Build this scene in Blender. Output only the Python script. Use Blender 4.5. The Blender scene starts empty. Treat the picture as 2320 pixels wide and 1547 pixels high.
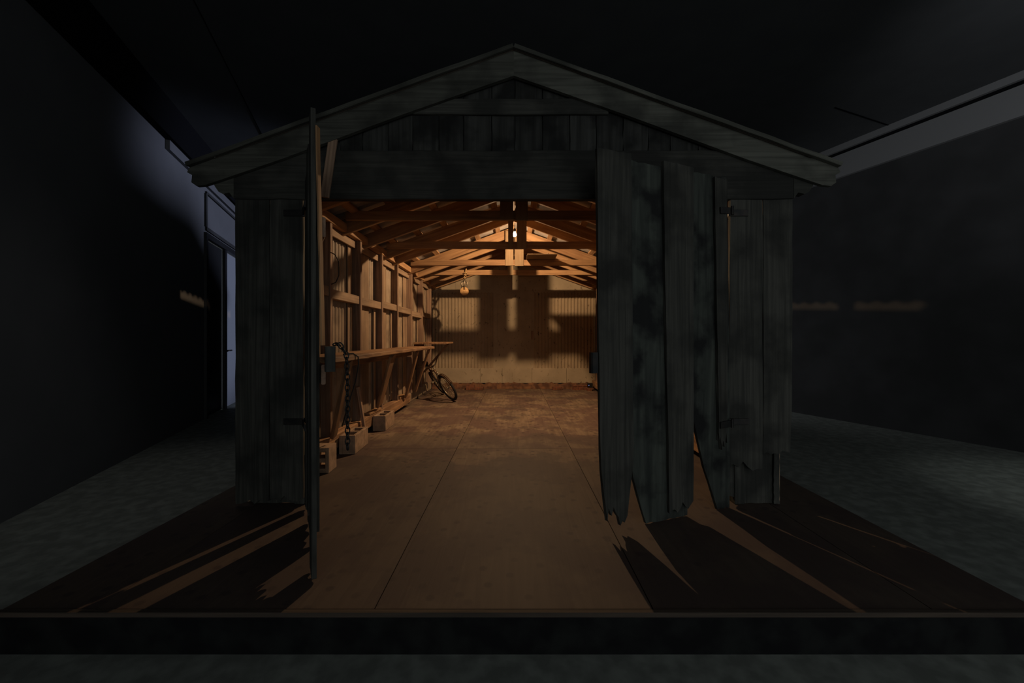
import bpy, math, random
from mathutils import Vector as V, Matrix
random.seed(7)
S = bpy.context.scene
C = S.collection
# ------------------------------------------------------------------ camera
cd = bpy.data.cameras.new('camera'); cam = bpy.data.objects.new('camera', cd); C.objects.link(cam)
cam.location = (0, 0, 1.19); cam.rotation_euler = (math.pi/2, 0, 0)
cd.sensor_width = 36; cd.lens = 36*880/2320
cd.shift_x = -4/2320; cd.shift_y = -9.5/2320
cd.clip_start = .05; cd.clip_end = 100
S.camera = cam
# ------------------------------------------------------------------ world and room light
w = bpy.data.worlds.new('world'); S.world = w; w.use_nodes = True
bg = w.node_tree.nodes['Background']
bg.inputs[0].default_value = (.92, 1.0, 1.0, 1); bg.inputs[1].default_value = .38
def spot(name, loc, to, power, col, ang, blend, r=.05):
    l = bpy.data.lights.new(name, 'SPOT'); l.energy = power; l.color = col
    l.spot_size = math.radians(ang); l.spot_blend = blend; l.shadow_soft_size = r
    o = bpy.data.objects.new(name, l); C.objects.link(o); o.location = loc
    o.rotation_euler = (V(to)-V(loc)).to_track_quat('-Z', 'Y').to_euler(); return o
# gallery spot lamps: behind the garage, at the right side, plus an added left floor fill
spot('wash_fill_spot', (2.72, 10.81, 3.1), (-5.4, 7.5, 2.75), 1750, (.66, .74, 1), 44, .6, .25)
spot('wash_fill_spot', (3.6, 1.2, 2.7), (6.9, 4.0, 4.6), 120, (.93, .96, 1), 92, .9, .3)
spot('wash_fill_spot', (4.6, 2.3, 4.1), (5.1, 3.2, -.19), 70, (.93, 1, .95), 38, .8, .2)
spot('wash_fill_spot', (-2.7, 3.4, 4.2), (-3.2, 3.5, -.19), 26, (1, .98, .92), 56, .9, .3)  # added fill to lift the left floor, no known fixture there
spot('wash_fill_spot', (.8, 10.3, 1.6), (5.4, 6.4, 1.3), 210, (.93, .96, 1), 70, .6, .35)
ar = bpy.data.lights.new('front_fill_light', 'AREA'); ar.energy = 68; ar.shape = 'RECTANGLE'; ar.size = 6; ar.size_y = 2.4; ar.color = (.93, 1, .97)  # unseen fill added behind the camera to brighten the facade
ao = bpy.data.objects.new('front_fill_light', ar); C.objects.link(ao); ao.location = (.8, -6.5, 1.1)
ao.rotation_euler = (V((0, 2.7, 1.4))-V((.8, -6.5, 1.1))).to_track_quat('-Z', 'Y').to_euler()
S.view_settings.view_transform = 'Standard'; S.view_settings.look = 'None'
S.view_settings.gamma = 1; S.view_settings.use_curve_mapping = False; S.view_settings.exposure = 0
BULB = V((.014, 6.17, 2.82))
BULB_POWER = 360

# ------------------------------------------------------------------ materials
def nmat(name):
    m = bpy.data.materials.new(name); m.use_nodes = True; nt = m.node_tree
    return m, nt, nt.nodes['Principled BSDF']
def N(nt, t, **kw):
    n = nt.nodes.new(t)
    for k, v in kw.items():
        if k.startswith('i_'):
            n.inputs[int(k[2:]) if k[2:].isdigit() else k[2:].replace('_', ' ')].default_value = v
        else: setattr(n, k, v)
    return n
def ramp(nt, src, stops):
    r = N(nt, 'ShaderNodeValToRGB'); e = r.color_ramp.elements
    while len(e) < len(stops): e.new(.5)
    for el, (p, c) in zip(e, stops):
        el.position = p; el.color = (*c, 1) if len(c) == 3 else c
    nt.links.new(src, r.inputs[0]); return r.outputs[0]
def mix(nt, fac, a, b, mode='MIX'):
    m = N(nt, 'ShaderNodeMix', data_type='RGBA', blend_type=mode)
    for s, v in ((m.inputs[0], fac), (m.inputs[6], a), (m.inputs[7], b)):
        if hasattr(v, 'links') or isinstance(v, bpy.types.NodeSocket): nt.links.new(v, s)
        else: s.default_value = v if isinstance(v, (int, float)) else (*v, 1)
    return m.outputs[2]
def wood(name, light, dark, stain=None, stain_amt=.5, rough=.8, sx=1.6, sy=34, bump=.25, blotch=2.2):
    """grain runs along the stored board coordinate 'gc' (along, across, thickness)"""
    m, nt, p = nmat(name); L = nt.links
    at = N(nt, 'ShaderNodeAttribute', attribute_name='gc')
    mp = N(nt, 'ShaderNodeMapping'); mp.inputs['Scale'].default_value = (sx, sy, sy); L.new(at.outputs['Vector'], mp.inputs[0])
    n1 = N(nt, 'ShaderNodeTexNoise'); n1.inputs['Scale'].default_value = 1; n1.inputs['Detail'].default_value = 6; n1.inputs['Distortion'].default_value = .6
    L.new(mp.outputs[0], n1.inputs['Vector'])
    col = ramp(nt, n1.outputs[0], [(.32, dark), (.66, light)])
    n2 = N(nt, 'ShaderNodeTexNoise'); n2.inputs['Scale'].default_value = blotch; n2.inputs['Detail'].default_value = 5
    L.new(at.outputs['Vector'], n2.inputs['Vector'])
    if stain:
        f = ramp(nt, n2.outputs[0], [(.45, (0, 0, 0)), (.62, (stain_amt,)*3)])
        col = mix(nt, f, col, stain)
    oi = N(nt, 'ShaderNodeObjectInfo')
    v = N(nt, 'ShaderNodeMapRange'); v.inputs[3].default_value = .78; v.inputs[4].default_value = 1.15
    L.new(oi.outputs['Random'], v.inputs[0])
    mul = N(nt, 'ShaderNodeVectorMath', operation='SCALE'); L.new(col, mul.inputs[0]); L.new(v.outputs[0], mul.inputs['Scale'])
    L.new(mul.outputs[0], p.inputs['Base Color']); p.inputs['Roughness'].default_value = rough
    p.inputs['Specular IOR Level'].default_value = .2
    b = N(nt, 'ShaderNodeBump'); b.inputs['Strength'].default_value = bump; b.inputs['Distance'].default_value = .01
    L.new(n1.outputs[0], b.inputs['Height']); L.new(b.outputs[0], p.inputs['Normal'])
    return m
def paint(name, c, c2=None, rough=.7, metal=0, scale=6, spec=.3, bump=0.0, lo=.4, hi=.65):
    m, nt, p = nmat(name); L = nt.links
    p.inputs['Roughness'].default_value = rough; p.inputs['Metallic'].default_value = metal
    p.inputs['Specular IOR Level'].default_value = spec
    if c2 is None: p.inputs['Base Color'].default_value = (*c, 1); return m
    tc = N(nt, 'ShaderNodeTexCoord'); n = N(nt, 'ShaderNodeTexNoise'); n.inputs['Scale'].default_value = scale; n.inputs['Detail'].default_value = 7
    L.new(tc.outputs['Object'], n.inputs['Vector'])
    L.new(ramp(nt, n.outputs[0], [(lo, c), (hi, c2)]), p.inputs['Base Color'])
    if bump:
        b = N(nt, 'ShaderNodeBump'); b.inputs['Strength'].default_value = bump; b.inputs['Distance'].default_value = .01
        L.new(n.outputs[0], b.inputs['Height']); L.new(b.outputs[0], p.inputs['Normal'])
    return m
M = {}
M['stud'] = wood('stud_wood', (.31, .200, .135), (.155, .097, .066), (.095, .057, .042), .5)
M['rafter'] = wood('rafter_wood', (.37, .215, .105), (.22, .12, .060), (.16, .08, .045), .35, sy=26)
M['king'] = wood('pale_board_wood', (.27, .185, .105), (.21, .135, .075), (.16, .10, .06), .25, sy=26)
M['bench'] = wood('bench_wood', (.36, .205, .105), (.16, .085, .05), (.09, .05, .03), .5)
M['boarding'] = wood('wall_board_wood', (.31, .215, .142), (.20, .132, .086), (.12, .078, .052), .5)
M['front'] = wood('weathered_front_wood', (.063, .061, .054), (.031, .031, .028), (.017, .017, .016), .8, sy=46, blotch=3.2, bump=.6)
M['mossy'] = wood('black_mossy_wood', (.070, .078, .068), (.030, .034, .031), (.011, .011, .012), .95, sy=22, blotch=4.5, bump=.6)
M['gable'] = wood('black_gable_wood', (.042, .042, .040), (.018, .018, .017), (.008, .008, .008), .9, sy=30, blotch=4)
M['rake'] = wood('rake_wood', (.10, .10, .086), (.05, .05, .043), (.022, .022, .02), .7, sy=40, blotch=3)
M['metal'] = paint('corrugated_metal', (.31, .23, .155), (.20, .145, .10), .6, scale=5)
M['galv'] = paint('galvanised_sheet', (.30, .26, .235), (.21, .18, .16), .5, scale=4)
M['black_metal'] = paint('black_iron', (.02, .02, .021), (.035, .03, .028), .5, metal=.6, scale=20)
M['steel'] = paint('worn_steel', (.32, .27, .2), (.2, .15, .1), .4, metal=.8, scale=20)
M['rust'] = paint('rusty_paint', (.11, .06, .035), (.20, .12, .07), .5, metal=.4, scale=25)
M['rubber'] = paint('rubber', (.025, .022, .02), (.04, .034, .03), .85, scale=30)
M['block'] = paint('concrete', (.34, .225, .15), (.22, .15, .10), .95, scale=14, bump=.4)
M['brick'] = paint('brick', (.20, .075, .04), (.11, .05, .03), .95, scale=18, bump=.5)
M['footing'] = paint('footing_earth', (.085, .04, .025), (.19, .09, .045), .95, scale=9, bump=.8)
M['rope'] = paint('rope', (.45, .29, .14), (.3, .19, .09), .9, scale=60)
M['wood_disc'] = paint('pulley_wood', (.55, .33, .14), (.4, .22, .09), .6, scale=30)
M['dark_plastic'] = paint('black_plastic', (.012, .012, .013), None, .4)
# back wall: pale painted sheets with scuffs
def scuffed(name, base, dirt):
    m, nt, p = nmat(name); L = nt.links
    tc = N(nt, 'ShaderNodeTexCoord')
    n1 = N(nt, 'ShaderNodeTexNoise'); n1.inputs['Scale'].default_value = 2.3; n1.inputs['Detail'].default_value = 8; L.new(tc.outputs['Object'], n1.inputs['Vector'])
    col = ramp(nt, n1.outputs[0], [(.3, tuple(c*.75 for c in base)), (.62, base)])
    mp = N(nt, 'ShaderNodeMapping'); mp.inputs['Scale'].default_value = (13, 1, 9); L.new(tc.outputs['Object'], mp.inputs[0])
    n2 = N(nt, 'ShaderNodeTexNoise'); n2.inputs['Scale'].default_value = 1; n2.inputs['Detail'].default_value = 9; n2.inputs['Roughness'].default_value = .7; L.new(mp.outputs[0], n2.inputs['Vector'])
    f = ramp(nt, n2.outputs[0], [(.59, (0, 0, 0)), (.66, (.85, .85, .85))])
    L.new(mix(nt, f, col, dirt), p.inputs['Base Color']); p.inputs['Roughness'].default_value = .75; p.inputs['Specular IOR Level'].default_value = .2
    return m
M['backsheet'] = scuffed('back_sheet', (.36, .285, .195), (.08, .05, .03))
M['backcorr'] = scuffed('back_corrugated', (.33, .25, .165), (.06, .04, .025))
# plywood platform
def plywood(k=1.0):
    m, nt, p = nmat('stained_plywood'); L = nt.links
    tc = N(nt, 'ShaderNodeTexCoord'); at = N(nt, 'ShaderNodeAttribute', attribute_name='gc')
    mp = N(nt, 'ShaderNodeMapping'); mp.inputs['Scale'].default_value = (1.3, 17, 17); L.new(at.outputs['Vector'], mp.inputs[0])
    n1 = N(nt, 'ShaderNodeTexNoise'); n1.inputs['Scale'].default_value = 1; n1.inputs['Detail'].default_value = 5; n1.inputs['Distortion'].default_value = 1.2; L.new(mp.outputs[0], n1.inputs['Vector'])
    col = ramp(nt, n1.outputs[0], [(.3, (.150*k, .100*k, .066*k)), (.7, (.230*k, .163*k, .112*k))])
    n2 = N(nt, 'ShaderNodeTexNoise'); n2.inputs['Scale'].default_value = 1.7; n2.inputs['Detail'].default_value = 8; n2.inputs['Roughness'].default_value = .6; L.new(at.outputs['Vector'], n2.inputs['Vector'])
    col = mix(nt, ramp(nt, n2.outputs[0], [(.46, (0, 0, 0)), (.54, (.72, .72, .72))]), col, (.098*k, .057*k, .050*k))
    vo = N(nt, 'ShaderNodeTexVoronoi', voronoi_dimensions='2D'); vo.inputs['Scale'].default_value = 6.5; L.new(at.outputs['Vector'], vo.inputs['Vector'])
    spot_ = ramp(nt, vo.outputs['Distance'], [(.09, (.8, .8, .8)), (.17, (0, 0, 0))])
    n3 = N(nt, 'ShaderNodeTexNoise'); n3.inputs['Scale'].default_value = 1.1; L.new(at.outputs['Vector'], n3.inputs['Vector'])
    gate = ramp(nt, n3.outputs[0], [(.40, (0, 0, 0)), (.50, (1, 1, 1))])
    ff = mix(nt, 1.0, spot_, gate, 'MULTIPLY')
    col = mix(nt, ff, col, (.06, .035, .03))
    # front stain plus painted shade, darker toward front and outer strips, broken by noise
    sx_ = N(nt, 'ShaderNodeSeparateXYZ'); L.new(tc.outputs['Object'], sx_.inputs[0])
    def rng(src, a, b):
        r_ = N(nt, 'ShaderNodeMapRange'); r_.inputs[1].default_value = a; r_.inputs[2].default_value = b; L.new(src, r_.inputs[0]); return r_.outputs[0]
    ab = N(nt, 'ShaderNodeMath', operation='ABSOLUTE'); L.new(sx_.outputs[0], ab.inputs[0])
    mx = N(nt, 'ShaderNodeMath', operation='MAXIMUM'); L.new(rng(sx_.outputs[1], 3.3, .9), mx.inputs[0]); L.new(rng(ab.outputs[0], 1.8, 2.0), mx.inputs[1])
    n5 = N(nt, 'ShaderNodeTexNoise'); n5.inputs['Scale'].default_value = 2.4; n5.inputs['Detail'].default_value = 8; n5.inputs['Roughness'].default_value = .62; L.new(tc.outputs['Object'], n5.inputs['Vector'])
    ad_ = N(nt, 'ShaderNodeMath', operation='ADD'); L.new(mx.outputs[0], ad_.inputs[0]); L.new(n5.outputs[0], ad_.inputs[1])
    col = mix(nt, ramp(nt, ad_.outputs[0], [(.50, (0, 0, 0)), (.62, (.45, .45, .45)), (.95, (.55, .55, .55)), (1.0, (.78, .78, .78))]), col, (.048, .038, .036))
    L.new(col, p.inputs['Base Color']); p.inputs['Roughness'].default_value = .7; p.inputs['Specular IOR Level'].default_value = .15
    b = N(nt, 'ShaderNodeBump'); b.inputs['Strength'].default_value = .15; b.inputs['Distance'].default_value = .01
    L.new(n1.outputs[0], b.inputs['Height']); L.new(b.outputs[0], p.inputs['Normal'])
    return m
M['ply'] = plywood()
M['plyedge'] = wood('plywood_edge', (.062, .046, .036), (.036, .028, .023))
M['plinth'] = paint('black_plinth_paint', (.006, .006, .007), (.012, .013, .013), .8, scale=9, spec=.1)
M['gfloor'] = paint('gallery_floor_paint', (.15, .158, .147), (.22, .235, .217), .8, scale=11, spec=.08)
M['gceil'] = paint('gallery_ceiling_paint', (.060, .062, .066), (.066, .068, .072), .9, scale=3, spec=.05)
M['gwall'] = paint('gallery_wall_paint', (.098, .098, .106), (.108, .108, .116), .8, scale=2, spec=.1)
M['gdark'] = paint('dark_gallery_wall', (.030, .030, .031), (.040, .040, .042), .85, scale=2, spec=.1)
M['gtrim'] = paint('gallery_trim_paint', (.16, .16, .165), None, .7, spec=.1)
M['gblack'] = paint('black_shadow_gap', (.006, .006, .007), None, .9, spec=.02)
M['gdoor'] = paint('gallery_door_black', (.012, .012, .014), None, .45, spec=.3)
M['gpane'] = paint('gallery_door_pane', (.22, .23, .26), None, .5, spec=.4)

# ------------------------------------------------------------------ mesh builder
class MB:
    def __init__(s): s.v = []; s.f = []; s.g = []
    def add(s, vs, fs, gs=None):
        o = len(s.v); s.v += [V(p) for p in vs]; s.f += [tuple(i+o for i in f) for f in fs]
        s.g += gs if gs else [V(p) for p in vs]
        return s
    def board(s, p0, p1, w, t, wd, seg=1, jit=0, c=.004, rag=0):
        """timber from p0 to p1, w across direction wd, t the other way, chamfered arrises"""
        p0 = V(p0); p1 = V(p1); L = (p1-p0).length; a = (p1-p0)/L; wd = V(wd); wd = (wd-a*wd.dot(a)).normalized(); td = a.cross(wd)
        W, T = w/2, t/2; c = min(c, W*.4, T*.4)
        sec = [(-W+c, -T), (W-c, -T), (W, -T+c), (W, T-c), (W-c, T), (-W+c, T), (-W, T-c), (-W, -T+c)]
        vs = []; gs = []; off = V((random.uniform(0, 50), random.uniform(0, 50), random.uniform(0, 50)))
        for i in range(seg+1):
            jx = random.uniform(-jit, jit); jy = random.uniform(-jit, jit)
            for (x, y) in sec:
                e = random.uniform(-rag, rag) if i in (0, seg) else 0
                vs.append(p0+a*(L*i/seg+e)+wd*(x+jx+random.uniform(-jit, jit)*.4)+td*(y+jy*.5)); gs.append(off+V((L*i/seg, x, y)))
        fs = [tuple(range(7, -1, -1)), tuple(range(8*seg, 8*seg+8))]
        for i in range(seg):
            for k in range(8): fs.append((8*i+k, 8*i+(k+1) % 8, 8*i+8+(k+1) % 8, 8*i+8+k))
        return s.add(vs, fs, gs)
    def box(s, lo, hi, c=.003):
        lo = V(lo); hi = V(hi); d = hi-lo; k = max(range(3), key=lambda i: d[i]); m = (lo+hi)/2
        p0 = m.copy(); p1 = m.copy(); p0[k] = lo[k]; p1[k] = hi[k]
        o = [i for i in range(3) if i != k]; wd = V((0, 0, 0)); wd[o[0]] = 1
        return s.board(p0, p1, d[o[0]], d[o[1]], wd, c=c)
    def plank(s, O, U, Wn, u0, u1, v0, v1, t=.022, rag=.02, ragtop=0.0, nu=7, nv=14, edge=.003, z0=None):
        """upright plank in the plane O + U*u + z*v with outward normal Wn; u0/u1 numbers or [(v,u),...] edge curves"""
        def ev(e, v):
            if not isinstance(e, (list, tuple)): return e
            e = sorted(e)
            if v <= e[0][0]: return e[0][1]
            for (a, b), (c, d) in zip(e, e[1:]):
                if v <= c: return b+(d-b)*(v-a)/(c-a)
            return e[-1][1]
        O = V(O); U = V(U); Wn = V(Wn); Z = V((0, 0, 1))
        off = V((random.uniform(0, 50), random.uniform(0, 50), random.uniform(0, 50)))
        vb = [v0+random.uniform(0, rag)+(rag*.8 if random.random() < .3 else 0) for _ in range(nu+1)]
        vt = [v1-random.uniform(0, ragtop) for _ in range(nu+1)]
        vs = []; gs = []
        for side in (0, 1):
            for i in range(nv+1):
                f = i/nv; f = f**1.3
                jl = random.uniform(-edge, edge); jr = random.uniform(-edge, edge)
                for j in range(nu+1):
                    v = vb[j]+(vt[j]-vb[j])*f
                    a = ev(u0, v)+jl; b = ev(u1, v)+jr; u = a+(b-a)*j/nu
                    vs.append(O+U*u+Z*v+Wn*(t/2 if side == 0 else -t/2)); gs.append(off+V((v, u, side*t)))
        n = (nu+1)*(nv+1); fs = []; k = nu+1
        for i in range(nv):
            for j in range(nu):
                q = i*k+j
                fs.append((q, q+1, q+k+1, q+k)); fs.append((n+q, n+q+k, n+q+k+1, n+q+1))
        for j in range(nu):
            fs.append((j, n+j, n+j+1, j+1)); q = nv*k+j; fs.append((q, q+1, n+q+1, n+q))
        for i in range(nv):
            q = i*k; fs.append((q, q+k, n+q+k, n+q)); q = i*k+nu; fs.append((q, n+q, n+q+k, q+k))
        return s.add(vs, fs, gs)
    def prism(s, pts, O, A, B, D, t):
        """polygon pts (a,b) in plane O+A*a+B*b, extruded t along D"""
        O = V(O); A = V(A); B = V(B); D = V(D); n = len(pts)
        off = V((random.uniform(0, 50), random.uniform(0, 50), random.uniform(0, 50)))
        vs = [O+A*a+B*b for a, b in pts]+[O+A*a+B*b+D*t for a, b in pts]
        gs = [off+V((a, b, 0)) for a, b in pts]+[off+V((a, b, t)) for a, b in pts]
        fs = [tuple(range(n)), tuple(range(2*n-1, n-1, -1))]+[(i, i+n, (i+1) % n+n, (i+1) % n) for i in range(n)]
        return s.add(vs, fs, gs)
    def tube(s, pts, r, n=8, closed=False):
        pts = [V(p) for p in pts]; m = len(pts); vs = []; fs = []; ref = None
        rr = r if isinstance(r, (list, tuple)) else [r]*m
        for i, p in enumerate(pts):
            if closed: d = pts[(i+1) % m]-pts[i-1]
            else: d = pts[min(i+1, m-1)]-pts[max(i-1, 0)]
            d.normalize()
            if ref is None: ref = V((0, 0, 1)) if abs(d.z) < .9 else V((1, 0, 0))
            u = (ref-d*ref.dot(d)).normalized(); ref = u; w_ = d.cross(u)
            for k in range(n):
                a = 2*math.pi*k/n; vs.append(p+(u*math.cos(a)+w_*math.sin(a))*rr[i])
        q = m if closed else m-1
        for i in range(q):
            for k in range(n): fs.append((i*n+k, i*n+(k+1) % n, ((i+1) % m)*n+(k+1) % n, ((i+1) % m)*n+k))
        if not closed: fs += [tuple(range(n-1, -1, -1)), tuple(range((m-1)*n, m*n))]
        return s.add(vs, fs)
    def ring(s, c, ax, R, r, n=40, k=8):
        c = V(c); ax = V(ax).normalized(); u = ax.orthogonal().normalized(); w_ = ax.cross(u)
        return s.tube([c+(u*math.cos(2*math.pi*i/n)+w_*math.sin(2*math.pi*i/n))*R for i in range(n)], r, k, True)
    def lathe(s, O, ax, prof, n=20):
        """prof: (distance along ax, radius)"""
        O = V(O); ax = V(ax).normalized(); u = ax.orthogonal().normalized(); w_ = ax.cross(u); vs = []; fs = []; m = len(prof)
        for (h, r) in prof:
            for k in range(n):
                a = 2*math.pi*k/n; vs.append(O+ax*h+(u*math.cos(a)+w_*math.sin(a))*max(r, .0004))
        for i in range(m-1):
            for k in range(n): fs.append((i*n+k, i*n+(k+1) % n, (i+1)*n+(k+1) % n, (i+1)*n+k))
        fs += [tuple(range(n-1, -1, -1)), tuple(range((m-1)*n, m*n))]
        return s.add(vs, fs)
    def corr(s, O, U, Wn, width, z0, z1, pitch=.076, amp=.009, t=.004, nv=1, zf=None):
        O = V(O); U = V(U); Wn = V(Wn); n = int(width/pitch*8); vs = []; fs = []; k = n+1
        for side in (0, 1):
            for i in (0, 1):
                for j in range(n+1):
                    u = width*j/n; z = z1 if i else z0
                    vs.append(O+U*u+V((0, 0, z))+Wn*(amp*math.sin(2*math.pi*u/pitch)-side*t))
        q = 2*k
        for j in range(n):
            fs += [(j, j+1, k+j+1, k+j), (q+j, q+k+j, q+k+j+1, q+j+1), (j, q+j, q+j+1, j+1), (k+j, k+j+1, q+k+j+1, q+k+j)]
        fs += [(0, k, q+k, q), (n, q+n, q+k+n, k+n)]
        return s.add(vs, fs)
LOC = {}
def obj(name, mb, mat, parent=None, smooth=False, label=None, **kw):
    root = parent
    while root is not None and root.parent is not None: root = root.parent
    off = LOC.get(root.name, V((0, 0, 0))) if root else V((0, 0, 0))
    if root is None and 'at' in kw: off = V(kw.pop('at'))
    me = bpy.data.meshes.new(name); me.from_pydata([p-off for p in mb.v], [], mb.f); me.update()
    at = me.attributes.new('gc', 'FLOAT_VECTOR', 'POINT')
    at.data.foreach_set('vector', [c for g in mb.g for c in g])
    me.materials.append(M[mat] if isinstance(mat, str) else mat)
    if smooth: me.polygons.foreach_set('use_smooth', [True]*len(me.polygons))
    o = bpy.data.objects.new(name, me); C.objects.link(o)
    if parent: o.parent = parent
    else: o.location = off
    if label: o['label'] = label
    for k_, v_ in kw.items(): o[k_] = v_
    return o
def thing(name, loc, label, cat, group=None):
    o = bpy.data.objects.new(name, None); C.objects.link(o); o.location = loc; LOC[o.name] = V(loc)
    o['label'] = label; o['category'] = cat; o.empty_display_size = .1
    if group: o['group'] = group
    return o
def struct(name, mb, mat, **kw): return obj(name, mb, mat, kind='structure', **kw)

# ------------------------------------------------------------------ gallery shell (turned 21 degrees against the garage)
GD = V((-.3584, .9336, 0)); GN = V((.9336, .3584, 0))
def gp(a, b, z): return GD*a+GN*b+V((0, 0, z))
def gbox(mb, a0, a1, b0, b1, z0, z1):
    vs = [gp(a, b, z) for z in (z0, z1) for a in (a0, a1) for b in (b0, b1)]
    return mb.add(vs, [(0, 1, 3, 2), (4, 6, 7, 5), (0, 4, 5, 1), (2, 3, 7, 6), (0, 2, 6, 4), (1, 5, 7, 3)])
GZ = -.19; CZ = 4.36; BL = -2.52; BR = 7.37
struct('floor', gbox(MB(), -4, 12.7, BL-.3, BR+.3, GZ-.1, GZ), 'gfloor')
struct('ceiling', gbox(MB(), -2.6, 12.7, BL-.3, BR+.3, CZ, CZ+.1), 'gceil')
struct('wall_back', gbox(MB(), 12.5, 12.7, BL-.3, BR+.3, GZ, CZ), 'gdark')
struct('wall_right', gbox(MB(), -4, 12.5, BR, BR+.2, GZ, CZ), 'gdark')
# left wall with an opening for the double door
DA0, DA1, DZ1 = 8.00, 10.45, 2.93
lw = MB(); gbox(lw, -4, DA0, BL-.2, BL, GZ, CZ); gbox(lw, DA1, 12.5, BL-.2, BL, GZ, CZ); gbox(lw, DA0, DA1, BL-.2, BL, DZ1, CZ)
struct('wall_left', lw, 'gwall')
struct('trim_1', gbox(MB(), -4, 12.5, BR-.06, BR, 3.83, 4.20), 'gtrim')
struct('trim_2', gbox(MB(), -4, 12.5, BR-.02, BR, 4.20, 4.265), 'gblack')
struct('trim_3', gbox(MB(), -4, 12.5, BR-.07, BR, 4.265, CZ), 'gtrim')
struct('trim_4', gbox(MB(), -4, 12.5, BL, BL+.10, 3.87, CZ), 'gblack')
struct('trim_5', gbox(MB(), 6.6, 12.5, BL, BL+.05, 3.74, 3.87), 'gwall')
struct('trim_7', gbox(MB(), 3.405, 3.42, 6.05, BR-.07, CZ-.006, CZ+.01), 'gblack')
struct('trim_8', gbox(MB(), 2.0, 12, -1.505, -1.495, CZ-.006, CZ+.01), 'gblack')
# recessed panel over the door
fr = MB(); gbox(fr, DA0+.0, DA1, BL, BL+.03, 3.00, 3.06); gbox(fr, DA0, DA1, BL, BL+.03, 3.62, 3.66); gbox(fr, DA0-.03, DA0+.03, BL, BL+.03, 3.06, 3.62)
struct('trim_6', fr, 'gdark')
dr = struct('door_1', gbox(gbox(gbox(gbox(MB(), DA0-.05, DA1, BL-.02, BL+.04, DZ1-.06, DZ1+.03), DA0-.05, DA0+.03, BL-.02, BL+.04, GZ, DZ1-.06), DA1-.05, DA1+.03, BL-.02, BL+.04, GZ, DZ1-.06), 8.93, 9.03, BL-.02, BL+.03, GZ, DZ1-.06), 'gdoor')
obj('door_panel', gbox(MB(), DA0+.03, 8.93, BL-.09, BL-.03, GZ+.01, DZ1-.07), 'gdoor', dr, label='black glossy door leaf')
obj('door_panel', gbox(MB(), 9.03, DA1-.05, BL-.09, BL-.03, GZ+.01, DZ1-.07), 'gpane', dr, label='pale blue-grey door leaf')
hb = MB(); hb.tube([gp(9.10, BL-.03, .93), gp(9.10, BL+.03, .93), gp(9.30, BL+.03, .93)], .014)
obj('door_handle', hb, 'black_metal', dr, smooth=True, label='black lever handle')

# ------------------------------------------------------------------ plywood platform
PX0, PX1, PY0, PY1 = -2.24, 2.30, 1.67, 9.6
pl = thing('display_platform', (0, 1.67, GZ), 'low plywood platform with black edge that carries the old garage', 'platform')
xs = [PX0, -1.83, -.61, .61, 1.83, PX1]; ys = [PY0, 1.70, 4.15, 6.57, 9.01, PY1]
for i in range(5):
    for j in range(1, 5):
        g = .0025
        a, b, c, d = xs[i]+g, xs[i+1]-g, ys[j]+g, ys[j+1]-g
        b_ = MB(); off = V((random.uniform(0, 40), random.uniform(0, 40), 0))
        vs = [V((x, y, z)) for z in (-.02, 0) for y in (c, d) for x in (a, b)]
        gs = [off+V((p.y, p.x, p.z)) for p in vs]
        b_.add(vs, [(0, 2, 3, 1), (4, 5, 7, 6), (0, 1, 5, 4), (2, 6, 7, 3), (0, 4, 6, 2), (1, 3, 7, 5)], gs)
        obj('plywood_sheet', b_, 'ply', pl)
obj('edge_board', MB().box((PX0, PY0+.002, -.018), (PX1, 1.698, .003)), 'plyedge', pl, label='pale front edging strip')
obj('plinth', MB().box((PX0, PY0+.02, GZ), (PX1, PY1, -.022)), 'plinth', pl, label='black plinth under the boards')

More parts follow.
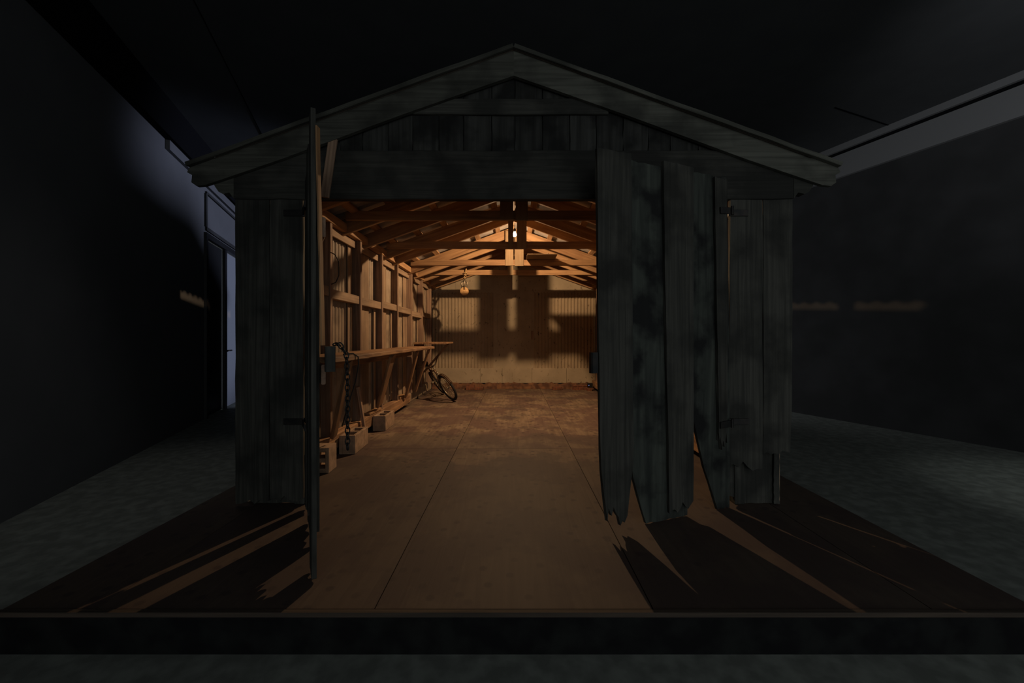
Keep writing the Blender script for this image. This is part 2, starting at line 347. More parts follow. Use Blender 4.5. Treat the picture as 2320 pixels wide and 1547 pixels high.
# ------------------------------------------------------------------ garage
G = thing('garage', (0, 5.9, 0), 'old weathered wooden garage with gable roof and open plank doors, lit from inside', 'garage')
FY, BY = 2.74, 9.03
XI, XO = 1.80, 1.90          # inner and outer face of the studs
def zr(x): return 3.18-.362*abs(x)
STUDS = [3.05, 3.81, 4.56, 5.31, 6.02, 6.85, 7.65, 8.45]
PZ = 2.41
for sx in (-1, 1):
    m = MB().corr((sx*(XO+.014), FY+.06, 0), (0, 1, 0), (-sx, 0, 0), BY-FY-.06, 0.005, 2.40)
    wl = obj('side_wall', m, 'metal', G)
    # blocking between the rafters at the eaves, one bay left open to the gallery
    for (a, b) in ([(2.8, 5.98), (6.42, 6.70), (6.76, 9.0)] if sx < 0 else [(2.8, 5.62), (6.20, 6.28), (6.56, 9.0)]):
        obj('eaves_board', MB().board((sx*1.925, a, 2.43), (sx*1.925, b, 2.43), .10, .02, (0, 0, 1)), 'stud', wl)
    obj('top_plate', MB().board((sx*(XI+XO)/2, FY+.06, PZ-.045), (sx*(XI+XO)/2, BY-.01, PZ-.045), .09, .12, (0, 0, 1), seg=10, jit=.002), 'rafter', wl)
    for k, y in enumerate(STUDS):
        obj('stud', MB().board((sx*(XI+XO)/2, y+.025, .21), (sx*(XI+XO)/2, y+.025, PZ-.09), .10, .05, (1, 0, 0), seg=8, jit=.0015), 'stud', wl)
    for a, b in zip(STUDS, STUDS[1:]):
        j = random.uniform(-.02, .02)
        obj('nogging', MB().board((sx*1.85, a+.052, 1.63+j), (sx*1.85, b-.002, 1.63+j), .095, .075, (0, 0, 1)), 'boarding', wl)
        obj('frieze_board', MB().board((sx*1.862, a+.052, 2.27), (sx*1.862, b-.002, 2.27), .085, .025, (0, 0, 1)), 'boarding', wl)
    if sx < 0:
        obj('sill_beam', MB().board((-1.85, 2.85, .135), (-1.85, 6.75, .135), .15, .11, (0, 0, 1), seg=10, jit=.003, c=.01, rag=.02), 'bench', wl)
        for k, (a, b) in enumerate(zip(STUDS, STUDS[1:])):          # boards lining parts of the bays
            if k in (1, 2, 3, 4, 5, 6):
                w_ = [0, .11, .42, .36, .20, .38, .42][k]; u = b-.03-w_ if k in (1, 4) else a+.07
                obj('lining_board', MB().plank((-1.892, 0, 0), (0, 1, 0), (1, 0, 0), u, u+w_, .21, 2.24, t=.012, rag=.01, nu=3), 'boarding', wl)
                obj('lining_board', MB().plank((-1.886, 0, 0), (0, 1, 0), (1, 0, 0), b-.085, b-.03, .21, 1.57, t=.014, rag=.02, nu=2), 'boarding', wl)
    else:
        obj('sill_beam', MB().board((1.85, 2.85, .135), (1.85, 8.9, .135), .15, .11, (0, 0, 1), seg=10, jit=.003, c=.01), 'bench', wl)
# back wall
bw = MB(); bw.prism([(-1.9, 2.22), (1.9, 2.22), (1.9, zr(1.9)-.05), (0, zr(0)-.05), (-1.9, zr(1.9)-.05)], (0, BY, 0), (1, 0, 0), (0, 0, 1), (0, 1, 0), .02)
bk = obj('back_wall', bw, 'backsheet', G)
for (a, b) in ((-1.9, -.46), (.46, 1.9)):
    obj('corrugated_sheet', MB().corr((a, BY, 0), (1, 0, 0), (0, -1, 0), b-a, .47, 2.235), 'backcorr', bk)
obj('wall_sheet', MB().box((-.47, BY-.004, .47), (.50, BY+.016, 2.235), .001), 'backsheet', bk)
obj('door_panel', MB().box((-.37, BY-.024, 1.0), (.42, BY-.006, 2.05), .004), 'backsheet', bk, label='plain closed-off panel between the corrugated sheets')
obj('latch_plate', MB().box((.40, BY-.034, 1.14), (.46, BY-.0245, 1.34), .003), 'stud', bk)
for (a, b) in ((-1.9, -.78), (-.775, -.27), (-.265, .42), (.425, 1.22), (1.225, 1.9)):
    obj('skirting_sheet', MB().box((a, BY-.02, .13), (b, BY-.002, .475+random.uniform(-.003, .003)), .002), 'backsheet', bk)
for (a, b, c) in ((-1.35, -.78, 2.58), (.1, .8, 2.6)):
    obj('gable_sheet', MB().box((a, BY-.012, 2.28), (b, BY-.001, c), .002), 'backsheet', bk)
ft = MB(); n = 60; vs = []; 
for i in range(n+1):
    x = -1.88+3.76*i/n; h = .125+.02*math.sin(i*.9)*random.random()+random.uniform(-.012, .025); d = random.uniform(.0, .05)
    vs += [(x, BY-.07-d, 0.002), (x, BY-.04-d*.6, h*.7), (x, BY-.025, h), (x, BY+.01, h)]
ft.add(vs, [(4*i+k, 4*i+4+k, 4*i+5+k, 4*i+1+k) for i in range(n) for k in range(3)]+[(0, 1, 2, 3), (4*n+3, 4*n+2, 4*n+1, 4*n)])
obj('footing', ft, 'footing', bk, label='crumbled reddish brick footing')
# roof: sheet, purlins, rafters, ridge
RF0, RF1 = 2.66, 9.15
rm = MB()
for sx in (-1, 1):
    nn = int((RF1-RF0)/.076*4); vs = []; fs = []
    for side in (0, 1):
        for x in (0.0, 2.05):
            for j in range(nn+1):
                y = RF0+(RF1-RF0)*j/nn
                vs.append((sx*x, y, zr(x)-.012+.008*math.sin(2*math.pi*j/4)-side*.006))
    k = nn+1; q = 2*k
    for j in range(nn): fs += [(j, j+1, k+j+1, k+j), (q+j, q+k+j, q+k+j+1, q+j+1), (j, q+j, q+j+1, j+1), (k+j, k+j+1, q+k+j+1, q+k+j)]
    rm.add(vs, fs)
roof = obj('roof', rm, 'galv', G)
cs = math.cos(math.atan(.362))
for sx in (-1, 1):
    nrm = V((sx*.362, 0, 1)).normalized()
    for x in (.28, .62, .98, 1.34, 1.68):
        z = zr(x)-.028-.018/cs
        obj('purlin', MB().board((sx*x, 2.8, z), (sx*x, 8.98, z), .085, .036, V((1, 0, -sx*.362)), seg=6, jit=.002), 'rafter', roof)
RAFT = [2.86, 3.49, 4.19, 4.80, 5.51, 5.93, 6.79, 7.27, 7.80, 8.40, 8.95]
for y in RAFT:
    for sx in (-1, 1):
        x0, x1 = .025, 1.97; dz = .028+.036/cs+.004+.077
        obj('rafter', MB().board((sx*x0, y, zr(x0)-dz), (sx*x1, y, zr(x1)-dz), .154, .045, (0, 0, 1), seg=6, jit=.0015), 'rafter', roof)
obj('ridge_board', MB().board((0, 2.8, 3.04), (0, 8.98, 3.04), .16, .022, (0, 0, 1)), 'rafter', roof)
# tie beams with paired hanging boards
TIES = [(2.93, -.145, -.005, .02, .15), (4.13, -.145, -.005, .02, .148), (5.45, -.078, -.006, .043, .178), (6.73, -.143, -.008, .015, .168), (7.74, -.12, -.01, .03, .10)]
for k, (y, a, b, c, d) in enumerate(TIES):
    tb = obj('tie_beam', MB().board((-1.78, y, 2.48), (1.78, y, 2.48), .10, .042, (0, 0, 1), seg=14, jit=.003), 'rafter', G)
    for (u, v) in ((a, b), (c, d)):
        if k == 4 and u > 0: continue
        obj('hanging_board', MB().plank((0, y-.033, 0), (1, 0, 0), (0, -1, 0), u, v, 2.425-.006*(u > 0), 3.02, t=.022, rag=.002, nu=2, nv=6, edge=.001), 'king', tb)
# ---- front wall
fw = MB(); 
for a, b in ((-1.952, -1.70), (-1.695, -1.475)): pass
fwall = obj('front_wall', MB().prism([(-1.93, 2.16), (1.93, 2.16), (1.93, zr(1.93)-.05), (0, zr(0)-.05), (-1.93, zr(1.93)-.05)], (0, FY+.015, 0), (1, 0, 0), (0, 0, 1), (0, 1, 0), .02), 'gable', G)
xs_ = -1.9
while xs_ < 1.85:                                            # upright gable boards
    wd = random.uniform(.15, .2); x1 = min(xs_+wd-.006, 1.92)
    z1 = min(zr(xs_), zr(x1))-.06
    obj('gable_board', MB().plank((0, FY+.002, 0), (1, 0, 0), (0, -1, 0), xs_, x1, 2.47, z1, t=.02, rag=.003, nu=3, nv=6), 'gable', fwall)
    xs_ += wd
obj('header_board', MB().board((-1.952, FY-.012, 2.325), (1.952, FY-.012, 2.325), .34, .034, (0, 0, 1), seg=24, jit=.003), 'front', fwall)
obj('gable_rail', MB().board((-.80, FY-.02, 2.80), (.66, FY-.02, 2.80), .11, .024, (0, 0, 1), seg=6, jit=.004), 'front', fwall)
PL = [(-1.952, -1.715, .015, 2.16), (-1.71, -1.478, .03, 2.16)]
for (a, b, z0, z1) in PL:
    obj('wall_plank', MB().plank((0, FY-.006, 0), (1, 0, 0), (0, -1, 0), a, b, z0, z1, rag=.03), 'front', fwall)
obj('wall_plank', MB().plank((0, FY-.006, 0), (1, 0, 0), (0, -1, 0), [(.2, 1.505), (1.4, 1.512), (2.1, 1.518)], 1.745, .25, 2.16, rag=.06), 'front', fwall)
obj('wall_plank', MB().plank((0, FY-.006, 0), (1, 0, 0), (0, -1, 0), 1.75, [(.36, 1.935), (.7, 1.95), (2, 1.955)], .36, 2.16, rag=.02), 'front', fwall)
obj('blocker_board', MB().plank((0, FY+.05, 0), (1, 0, 0), (0, -1, 0), [(0, 1.66), (.04, 1.60), (.07, 1.50), (.4, 1.49)], 1.895, .004, .40, t=.03, rag=.004), 'front', fwall)  # this and the next board are added to block bulb light under the planks
obj('blocker_board', MB().plank((0, FY+.05, 0), (1, 0, 0), (0, -1, 0), -1.84, -1.48, .004, .35, t=.03, rag=.004), 'front', fwall)
obj('corner_post', MB().plank((0, FY+.03, 0), (1, 0, 0), (0, -1, 0), 1.845, 1.885, .004, .42, t=.03, rag=.004, nu=2), 'front', fwall)
for sx, jx in ((-1, 1.53), (1, 1.61)):
    obj('jamb_post', MB().board((sx*jx, FY+.07, .004), (sx*jx, FY+.07, 2.17), .07, .09, (1, 0, 0), seg=6, jit=.002), 'front', fwall)
obj('door_stay', MB().board((-1.245, FY-.045, 2.62), (-1.312, FY-.045, 2.16), .06, .02, (1, 0, 0)), 'stud', fwall)
# bargeboards with scrolled ends, thin rake trim above
def barge(sx):
    t = .362; e = 2.24
    top = lambda x: 3.17-t*x
    pts = [(0, top(0)), (e, top(e)), (e+.015, top(e)-.03), (e-.02, top(e)-.05), (e-.015, top(e)-.10), (e-.05, top(e)-.125), (e-.11, top(e-.1)-.155), (1.6, top(1.6)-.17), (.8, top(.8)-.165), (.3, top(.3)-.17), (0, top(0)-.175)]
    m = MB().prism([(sx*x, z) for x, z in pts], (0, FY-.06, 0), (1, 0, 0), (0, 0, 1), (0, 1, 0), .028)
    b = obj('bargeboard', m, 'rake', roof)
    m = MB().board((sx*.005, FY-.055, 3.185), (sx*2.24, FY-.055, 3.185-t*2.24), .075, .028, (0, 1, 0), seg=14, jit=.003)
    obj('rake_trim', m, 'rake', b)
    cor = [(1.955, 2.42), (2.19, 2.36), (2.16, 2.33), (2.10, 2.325), (2.085, 2.29), (2.09, 2.25), (2.06, 2.205), (2.03, 2.19), (1.985, 2.20), (1.955, 2.16)]
    obj('eaves_bracket', MB().prism([(sx*x, z) for x, z in cor], (0, FY-.03, 0), (1, 0, 0), (0, 0, 1), (0, 1, 0), .06), 'rake', roof)
barge(-1); barge(1)
# ---- doors
def leaf(O, e, planks, label):
    e = V(e); n = V((e.y, -e.x, 0))
    if n.y > 0: n = -n
    first = None
    for (mat, dep, u0, u1, v0, v1, rag) in planks:
        m = MB().plank(V(O)+n*dep, e, n, u0, u1, v0, v1, t=.022, rag=rag, ragtop=.012, nu=9)
        if first is None: first = obj('door', m, mat, G, label=label)
        else: obj('door_plank', m, mat, first)
    return first, e, n
RO = V((1.482, FY-.03, 0)); RE = V((-.940, -.341, 0)).normalized()
rl, e, n = leaf(RO, RE, [
    ('mossy', 0, [(0, .69), (.35, .80), (2, .80)] and .352, [(0, .685), (.35, .80), (2.3, .80)], .004, 2.30, .006),
    ('mossy', 0, [(0, -.02), (.5, -.018), (1.4, -.012), (2.3, .012)], [(0, .09), (.04, .10), (.325, .215), (.63, .30), (.70, .345), (2.3, .345)], .004, 2.30, .004),
    ('front', .024, [(0, .86), (.4, .80), (2.3, .815)], [(.05, .985), (.35, 1.03), (.8, 1.045), (2.3, 1.062)], .03, 2.33, .09),
    ('front', .024, .325, [(0, .52), (2.3, .572)], .05, 2.32, .04),
    ('front', .024, [(.4, .03), (1.5, .02), (2.1, .03)], [(.4, .10), (2.3, .14)], .42, 2.28, .1),
], 'partly open plank door leaf, mossy boards with ragged lower ends')
for z in (2.06, .60):
    h = MB(); P = RO+n*.042
    h.board(P+RE*(-.02)+V((0, 0, z)), P+RE*.10+V((0, 0, z-.008)), .045, .008, (0, 0, 1))
    Q = V((1.50, FY-.022, z)); h.board(Q, Q+V((.14, 0, .0)), .045, .008, (0, 0, 1)); h.tube([RO+n*.05+V((0, 0, z-.03)), RO+n*.05+V((0, 0, z+.03))], .01)
    obj('hinge', h, 'black_metal', rl)
lt = MB(); P = RO+RE*1.068+n*.01; lt.board(P+V((0, 0, .975)), P+V((0, 0, 1.10)), .05, .04, RE, c=.012)
obj('latch', lt, 'black_metal', rl)
LO = V((-1.445, FY-.03, 0)); LE = V((.523, -.852, 0)).normalized()
ll, e, n = leaf(LO, LE, [
    ('front', 0, [(0, .25), (.75, .235), (1.1, .15), (1.7, .130), (2.3, .12)], [(0, .60), (2.3, .62)], .012, 2.29, .03),
    ('front', .0, 0.005, [(0, .10), (1.0, .115), (1.8, .122), (2.3, .118)], .012, 2.28, .02),
    ('front', .0, .625, .80, .17, 2.29, .05),
    ('front', .026, [(0, .835), (.2, .80), (2.3, .79)], [(0, .96), (1.2, .93), (2.3, .90)], .012, 2.34, .012),
    ('front', .024, .56, .66, .20, 2.25, .03),
], 'wide open plank door leaf seen nearly edge-on, long edge board down to the floor')
for z in (2.06, .60):
    h = MB(); P = LO+n*.022
    h.board(P+V((0, 0, z)), P+LE*.2+V((0, 0, z)), .045, .008, (0, 0, 1))
    Q = V((-1.47, FY-.022, z)); h.board(Q, Q-V((.14, 0, 0)), .045, .008, (0, 0, 1)); h.tube([LO+n*.02+V((0, 0, z-.03)), LO+n*.02+V((0, 0, z+.03))], .01)
    obj('hinge', h, 'black_metal', ll)
lb = MB(); P = LO+LE*.945-n*.045; lb.board(P+V((0, 0, 1.02)), P+V((0, 0, 1.145)), .05, .045, LE, c=.004)
obj('latch_block', lb, 'front', ll)
P = LO-n*.022
for z in (1.0, 1.75): obj('door_rail', MB().board(P+LE*.05+V((0, 0, z)), P+LE*.88+V((0, 0, z)), .10, .02, (0, 0, 1)), 'stud', ll)
obj('edge_strip', MB().board((-.951, 1.935, 1.15), (-.978, 1.935, 2.24), .034, .008, (0, 1, 0), seg=10, jit=.003), 'rafter', ll, label='inner edge strip in orange wood standing in for bulb light')  # strip added to show a lit edge; orange wood stands in for bulb glow

# ------------------------------------------------------------------ bulb
lamp = thing('light_bulb', BULB-V((0, 0, .06)), 'bare glowing light bulb hanging under the ridge', 'lamp')
m, nt, p = nmat('bulb_glow'); nt.nodes.remove(p); em = N(nt, 'ShaderNodeEmission'); em.inputs[0].default_value = (1, .85, .66, 1); em.inputs[1].default_value = 30
tr = N(nt, 'ShaderNodeBsdfTransparent'); ad = N(nt, 'ShaderNodeAddShader'); nt.links.new(em.outputs[0], ad.inputs[0]); nt.links.new(tr.outputs[0], ad.inputs[1])
nt.links.new(ad.outputs[0], nt.nodes['Material Output'].inputs[0]); M['glow'] = m
pd = bpy.data.lights.new('bulb_light', 'POINT'); pd.color = (1, .66, .36); pd.energy = BULB_POWER; pd.shadow_soft_size = .022; pd.use_nodes = True
lf = N(pd.node_tree, 'ShaderNodeLightFalloff'); lf.inputs[0].default_value = 1; lf.inputs[1].default_value = 3.0
pd.node_tree.links.new(lf.outputs['Quadratic'], pd.node_tree.nodes['Emission'].inputs[1])
po = bpy.data.objects.new('bulb_light', pd); C.objects.link(po); po.parent = lamp; po.location = (0, 0, .06)
obj('glass_bulb', MB().lathe(BULB, (0, 0, 1), [(-.034, .001), (-.031, .012), (-.022, .025), (-.006, .032), (.010, .030), (.026, .020), (.038, .014), (.046, .013)], 14), 'glow', lamp, smooth=True)
obj('socket', MB().lathe(BULB, (0, 0, 1), [(.046, .016), (.05, .019), (.09, .019), (.10, .008)], 14), 'black_metal', lamp, smooth=True)
obj('cord', MB().tube([BULB+V((0, 0, .10)), BULB+V((.001, 0, .14))], .004), 'dark_plastic', lamp, smooth=True)

# ------------------------------------------------------------------ workbench on the left wall
W = thing('workbench', (-1.6, 4.9, 1.026), 'long narrow wooden workbench on slanted braces along the left wall', 'workbench')
BX = -1.38; BZ = 1.035
obj('bench_top', MB().board((-1.585, 3.00, BZ-.022), (-1.585, 6.78, BZ-.022), .41, .045, (1, 0, 0), seg=22, jit=.005, c=.008, rag=.02), 'bench', W)
ap = MB().board((-1.77, 3.02, BZ-.10), (-1.77, 6.70, BZ-.10), .11, .025, (0, 0, 1), seg=6, jit=.002); obj('apron', ap, 'bench', W)
for (y0, y1, zb, w_) in ((3.40, 3.80, .22, .075), (4.63, 5.1, .30, .13), (5.82, 6.35, .22, .075), (6.60, 6.98, .22, .07)):
    obj('brace', MB().board((BX-.06, y0, BZ-.05), (-1.765, y1, zb), w_, .035, (0, 1, 0), seg=4, jit=.002), 'bench', W)
W2 = thing('wall_shelf', (-1.55, 7.3, 1.06), 'short dark shelf board on a slanted brace at the far end of the workbench', 'shelf')
obj('shelf_board', MB().board((-1.48, 6.86, 1.085), (-1.48, 7.62, 1.085), .58, .03, (1, 0, 0), seg=4, jit=.003), 'bench', W2)
obj('brace', MB().board((-1.25, 7.35, 1.06), (-1.74, 7.55, .52), .06, .035, (0, 1, 0)), 'bench', W2)
obj('ledger', MB().board((-1.76, 6.9, 1.03), (-1.76, 7.6, 1.03), .07, .03, (0, 0, 1)), 'bench', W2)

# ------------------------------------------------------------------ concrete blocks and stake at the wall foot
def block_mesh(L=.39, Wd=.16, H=.19, t=.032):
    m = MB()
    m.box((-Wd/2, -L/2, 0), (-Wd/2+t, L/2, H), .004); m.box((Wd/2-t, -L/2, 0), (Wd/2, L/2, H), .004)
    for y in (-L/2+.02, 0, L/2-.02): m.box((-Wd/2+t, y-.018, .001), (Wd/2-t, y+.018, H-.001), .002)
    return m
def place(m, loc, rot):
    R = Matrix.Rotation(rot[2], 4, 'Z') @ Matrix.Rotation(rot[1], 4, 'Y') @ Matrix.Rotation(rot[0], 4, 'X')
    q = MB(); q.f = m.f; q.g = m.g; q.v = [R @ p+V(loc) for p in m.v]; return q
bl = [((-1.70, 4.14, .002), (0, 0, .04), 'concrete block lying along the wall foot, nearer the doors, hollows up'),
      ((-1.71, 5.12, .002), (0, 0, .02), 'concrete block by the sill beam beyond the leaning stake'),
      ((-1.70, 3.56, 0.114), (math.pi/2, 0, .05), 'short concrete block standing on end just inside the left door')]
for l, r, lab in bl:
    obj('concrete_block', place(block_mesh() if l[1] > 3.7 else block_mesh(.22, .15, .17), l, r), 'block', at=l, label=lab, category='concrete block', group='concrete blocks at the wall foot')
stk = MB().board((-1.745, 4.58, .002), (-1.79, 4.46, .62), .042, .03, (0, 1, 0), seg=5, jit=.001)
stk.v = [p if p.z < .3 else p for p in stk.v]
obj('wooden_stake', stk, 'stud', at=(-1.745, 4.58, 0), label='short wooden stake leaning on the wall between two concrete blocks', category='stake')
wb = MB().board((-1.83, 6.12, .231), (-1.83, 6.46, .231), .08, .036, (1, 0, 0)); obj('wood_scrap', wb, 'rafter', at=(-1.83, 6.3, .21), label='wooden offcut lying on the far end of the sill beam', category='wood scrap')
wb = MB().board((-1.83, 4.84, .229), (-1.82, 5.25, .229), .07, .03, (1, 0, 0)); obj('wood_scrap', wb, 'bench', at=(-1.83, 5.0, .21), label='wooden offcut lying on the sill beam behind the middle concrete block', category='wood scrap')
# bricks at the back wall
def brick(x, y, z, rz, sz, lab, holes=False):
    L, D, H = sz; m = MB()
    if holes:
        m.box((-L/2, .012-D/2, 0), (L/2, D/2, H), .003); 
        m.box((-L/2, -D/2, 0), (L/2, -D/2+.012, .018), .001); m.box((-L/2, -D/2, H-.018), (L/2, -D/2+.012, H), .001)
        for k in range(4): xx = -L/2+(L-.016)*k/3; m.box((xx, -D/2, .018), (xx+.016, -D/2+.012, H-.018), .001)
    else: m.box((-L/2, -D/2, 0), (L/2, D/2, H), .006)
    obj('brick', place(m, (x, y, z), (0, 0, rz)), 'brick', at=(x, y, z), label=lab, category='brick', group='loose bricks at the back wall')
brick(-.98, 8.80, .002, .05, (.20, .09, .12), 'orange brick set on edge at the back wall foot, left of the centre')
brick(-.78, 8.80, .002, -.1, (.19, .09, .06), 'flat brick at the back wall foot beside the upright orange one')
brick(1.50, 8.80, .002, .0, (.34, .10, .10), 'long hollow brick with three holes at the back wall foot', True)
brick(.98, 8.80, .002, .1, (.22, .09, .07), 'flat brick at the back wall foot, left of the hollow brick')
brick(1.68, 8.66, .002, .0, (.11, .14, .07), 'pale half brick under the small black box')
dv = thing('electrical_box', (1.695, 8.65, .072), 'small black box with a tiny blue light on a half brick near the right wall', 'box')
obj('housing', MB().box((1.64, 8.60, .073), (1.75, 8.70, .17), .006), 'dark_plastic', dv)
m, nt, p = nmat('led'); p.inputs['Emission Color'].default_value = (.2, .35, 1, 1); p.inputs['Emission Strength'].default_value = 1.2; M['led'] = m
obj('indicator_light', MB().lathe((1.665, 8.601, .125), (0, -1, 0), [(0, .006), (.004, .005), (.006, .001)], 10), 'led', dv)

# ------------------------------------------------------------------ board and stick laid on the ties
obj('loose_board', MB().board((.22, 6.60, 2.541), (.71, 6.60, 2.541), .58, .012, (0, 1, 0), c=.002), 'king', at=(.45, 6.6, 2.53), label='thin loose panel lying on top of the tie beams right of the bulb', category='board')
obj('loose_stick', MB().board((.55, 6.40, 2.5655), (.69, 6.85, 2.5655), .03, .034, (1, 0, 0)), 'king', at=(.6, 6.6, 2.545), label='short stick lying slantwise on the loose panel over the tie beams', category='stick')

# ------------------------------------------------------------------ pulley hanging from the far tie beam
P0 = V((-.975, 7.68, 2.10))
pu = thing('pulley_block', P0-V((0, 0, .08)), 'wooden pulley block and rope hanging from a far tie beam, left of the centre', 'pulley')
obj('sheave_cheek', MB().lathe(P0, (0, -1, 0), [(-.03, .06), (-.03, .08), (-.008, .083), (-.008, .06), (.008, .06), (.008, .083), (.03, .08), (.034, .03), (.036, .001)], 28), 'wood_disc', pu, smooth=False)
hk = MB(); hk.ring(P0+V((0, 0, .15)), (0, 1, 0), .06, .012, 24); hk.tube([P0+V((0, -.036, .03)), P0+V((0, -.036, .2)), P0+V((.01, 0, .24))], .012)
hk.tube([P0+V((-.05, .0, .06)), P0+V((-.062, .0, .13)), P0+V((-.02, .0, .21))], .010)
obj('iron_strap', hk, 'steel', pu, smooth=True)
rp = MB(); pts = [P0+V((.008, 0, .24)), P0+V((.0, 0, .30)), P0+V((.02, -.002, .37)), P0+V((.03, -.004, .43)), P0+V((.03, .04, .445)), P0+V((.03, .085, .44)), P0+V((.03, .095, .38)), P0+V((.02, .06, .32)), P0+V((.01, 0, .26))]
rp.tube(pts, .012); rp.ring(P0+V((.02, -.005, .36)), (0, .3, 1), .024, .011, 14); rp.ring(P0+V((.0, 0, .265)), (0, .3, 1), .022, .010, 14); rp.ring(P0+V((.012, -.01, .31)), (.5, .3, 1), .026, .009, 14)
obj('rope', rp, 'rope', pu, smooth=True)

# ------------------------------------------------------------------ chain on the left door latch, wires
def chain_mesh(pts, R=.0135, r=.0036, step=.027):
    m = MB(); pts = [V(p) for p in pts]; d = 0; k = 0
    for a, b in zip(pts, pts[1:]):
        L = (b-a).length; dr_ = (b-a)/L
        while d < L:
            c = a+dr_*d; s_ = dr_.orthogonal().normalized(); 
            if k % 2: s_ = dr_.cross(s_)
            m.tube([c+dr_*R*1.35*math.cos(t)+s_*R*.8*math.sin(t) for t in [2*math.pi*i/12 for i in range(12)]], r, 6, True)
            k += 1; d += step
        d -= L
    return m
P = LO+LE*.945-n*.075
obj('chain', chain_mesh([P+V((-.02, .03, 1.155)), P+V((.02, .0, 1.15)), P+V((.045, .01, 1.10)), P+V((.05, .01, .98)), P+V((.05, .012, .62))]), 'black_metal', at=P+V((0, 0, 1.15)), smooth=True, label='iron chain hanging from the latch of the left door', category='chain')
obj('wire', MB().tube([(-1.79, 3.80, 2.02), (-1.75, 3.80, 2.0), (-1.72, 3.82, 1.93), (-1.725, 3.83, 1.80), (-1.75, 3.82, 1.73), (-1.79, 3.81, 1.71)], .005), 'rubber', at=(-1.79, 3.80, 2.0), smooth=True, label='loop of wire stapled to the nearest wall stud', category='wire')
obj('wire', MB().tube([(-1.44, 3.28, 1.045), (-1.39, 3.36, 1.05), (-1.362, 3.40, 1.02), (-1.362, 3.41, .95), (-1.40, 3.44, .80), (-1.52, 3.55, .55), (-1.60, 3.62, .36)], .006), 'rubber', at=(-1.4, 3.3, 1.04), smooth=True, label='cable hanging over the bench edge down the nearest brace', category='cable')

# ------------------------------------------------------------------ bicycle leaning at the end of the bench
FC = V((-1.09, 7.27, 0)); F = V((.40, -.917, 0)); LF = V((.917, .40, 0)); lean = math.radians(34)
Up = V((0, 0, 1))*math.cos(lean)-LF*math.sin(lean); Sd = LF*math.cos(lean)+V((0, 0, 1))*math.sin(lean)
WR = .275; TR = .024
base = FC+V((0, 0, TR*.6+.008))
def bp(f, s_, u): return base+F*f+Sd*s_+Up*u      # bicycle coordinates: forward, side, up; front axle over f=0
bike = thing('bicycle', FC, 'small old bicycle leaning against the end of the workbench', 'bicycle')
# steering axis and steer rotation
axis = (bp(-.19, 0, .62)-bp(-.02, 0, WR)).normalized(); piv = bp(-.02, 0, WR)
ST = Matrix.Rotation(math.radians(13), 3, axis)
def sp(f, s_, u): return piv+ST @ (bp(f, s_, u)-piv)
def wheel(c, ax, name):
    t = obj(name, MB().ring(c, ax, WR-TR, TR, 48, 10), 'rubber', bike, smooth=True, label='black tyre')
    obj('rim', MB().ring(c, ax, WR-2.1*TR, .011, 48, 6), 'steel', t, smooth=True)
    m = MB(); u = ax.orthogonal().normalized(); w_ = ax.cross(u)
    for k in range(24):
        a = 2*math.pi*k/24; o = .025*(1 if k % 2 else -1)
        m.tube([c+ax*o+(u*math.cos(a+.3)+w_*math.sin(a+.3))*.014, c+(u*math.cos(a)+w_*math.sin(a))*(WR-2.1*TR)], .0016, 4)
    obj('spokes', m, 'steel', t, smooth=True)
    obj('hub', MB().lathe(c-ax*.045, ax, [(0, .008), (.015, .009), (.02, .02), (.025, .012), (.065, .012), (.07, .02), (.075, .009), (.09, .008)], 12), 'steel', t, smooth=True)
fax = ST @ Sd
wheel(sp(0, 0, WR), fax, 'wheel'); wheel(bp(-.92, 0, WR), Sd, 'wheel')
fk = MB()
for s_ in (-.045, .045): fk.tube([sp(0, s_, WR), sp(-.05, s_, .42), sp(-.085, s_*.9, .565)], .011)
fk.tube([sp(-.085, -.04, .565), sp(-.085, .04, .565)], .014); fk.tube([sp(-.085, 0, .565), sp(-.11, 0, .63)], .015)
obj('fork', fk, 'steel', bike, smooth=True)
mg = MB(); c = sp(0, 0, WR)
fwd = ST @ F; fup = ST @ Up
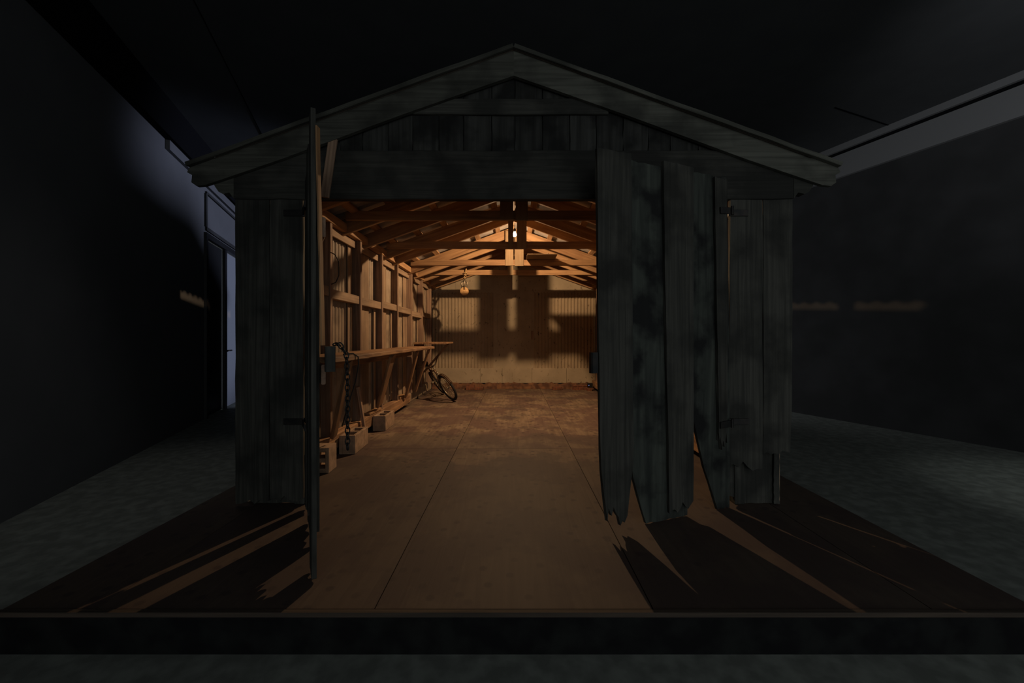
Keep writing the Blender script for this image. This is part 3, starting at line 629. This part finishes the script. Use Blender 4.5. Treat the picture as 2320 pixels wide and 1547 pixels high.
for s_ in (-.022, 0, .022):
    mg.tube([c+fax*s_+(fwd*math.cos(a)+fup*math.sin(a))*(WR+.012) for a in [math.radians(20+8*i) for i in range(16)]], .007, 5)
obj('mudguard', mg, 'rust', bike, smooth=True)
hb = MB(); st = sp(-.15, 0, .74)
hb.tube([sp(-.125, 0, .65), st], .013)
for k in (-1, 1): hb.tube([st, sp(-.14, k*.07, .75), sp(-.145, k*.15, .83), sp(-.20, k*.235, .86), sp(-.30, k*.27, .85)], .013)
bar = obj('handlebar', hb, 'steel', bike, smooth=True)
for k in (-1, 1): obj('grip', MB().tube([sp(-.24, k*.25, .857), sp(-.34, k*.278, .845)], .017), 'rubber', bar, smooth=True)
frm = MB(); ht0, ht1 = bp(-.10, 0, .58), bp(-.135, 0, .68); bb = bp(-.52, 0, .27); stt = bp(-.66, 0, .62)
frm.tube([ht0, ht1], .021); frm.tube([ht1-(ht1-ht0)*.15, bp(-.40, 0, .62), stt], .014); frm.tube([ht0, bp(-.32, 0, .40), bb], .017); frm.tube([bb, stt], .015)
for s_ in (-.05, .05): frm.tube([bb, bp(-.70, s_, .27), bp(-.92, s_, WR)], .009); frm.tube([stt, bp(-.92, s_, WR)], .008)
obj('frame', frm, 'rust', bike, smooth=True)
sd = MB(); s0 = bp(-.68, 0, .74); sd.tube([stt, s0], .012); obj('seat_post', sd, 'steel', bike, smooth=True)
sm = MB(); sm.tube([bp(-.52, 0, .75), bp(-.60, 0, .758), bp(-.68, 0, .755), bp(-.76, 0, .76), bp(-.80, 0, .765)], [.018, .026, .05, .07, .045], 12); obj('saddle', sm, 'rubber', bike, smooth=True)
cr = MB(); cr.ring(bb+Sd*-.04, Sd, .075, .006, 28, 5); cr.tube([bb-Sd*.07, bb+Sd*.07], .014)
for k in (-1, 1): q = bb+Sd*.06*k; r_ = (F*.6*k-Up*.8*k)*.15; cr.tube([q, q+r_], .008); cr.tube([q+r_, q+r_+Sd*.08*k], .012)
obj('crankset', cr, 'steel', bike, smooth=True)
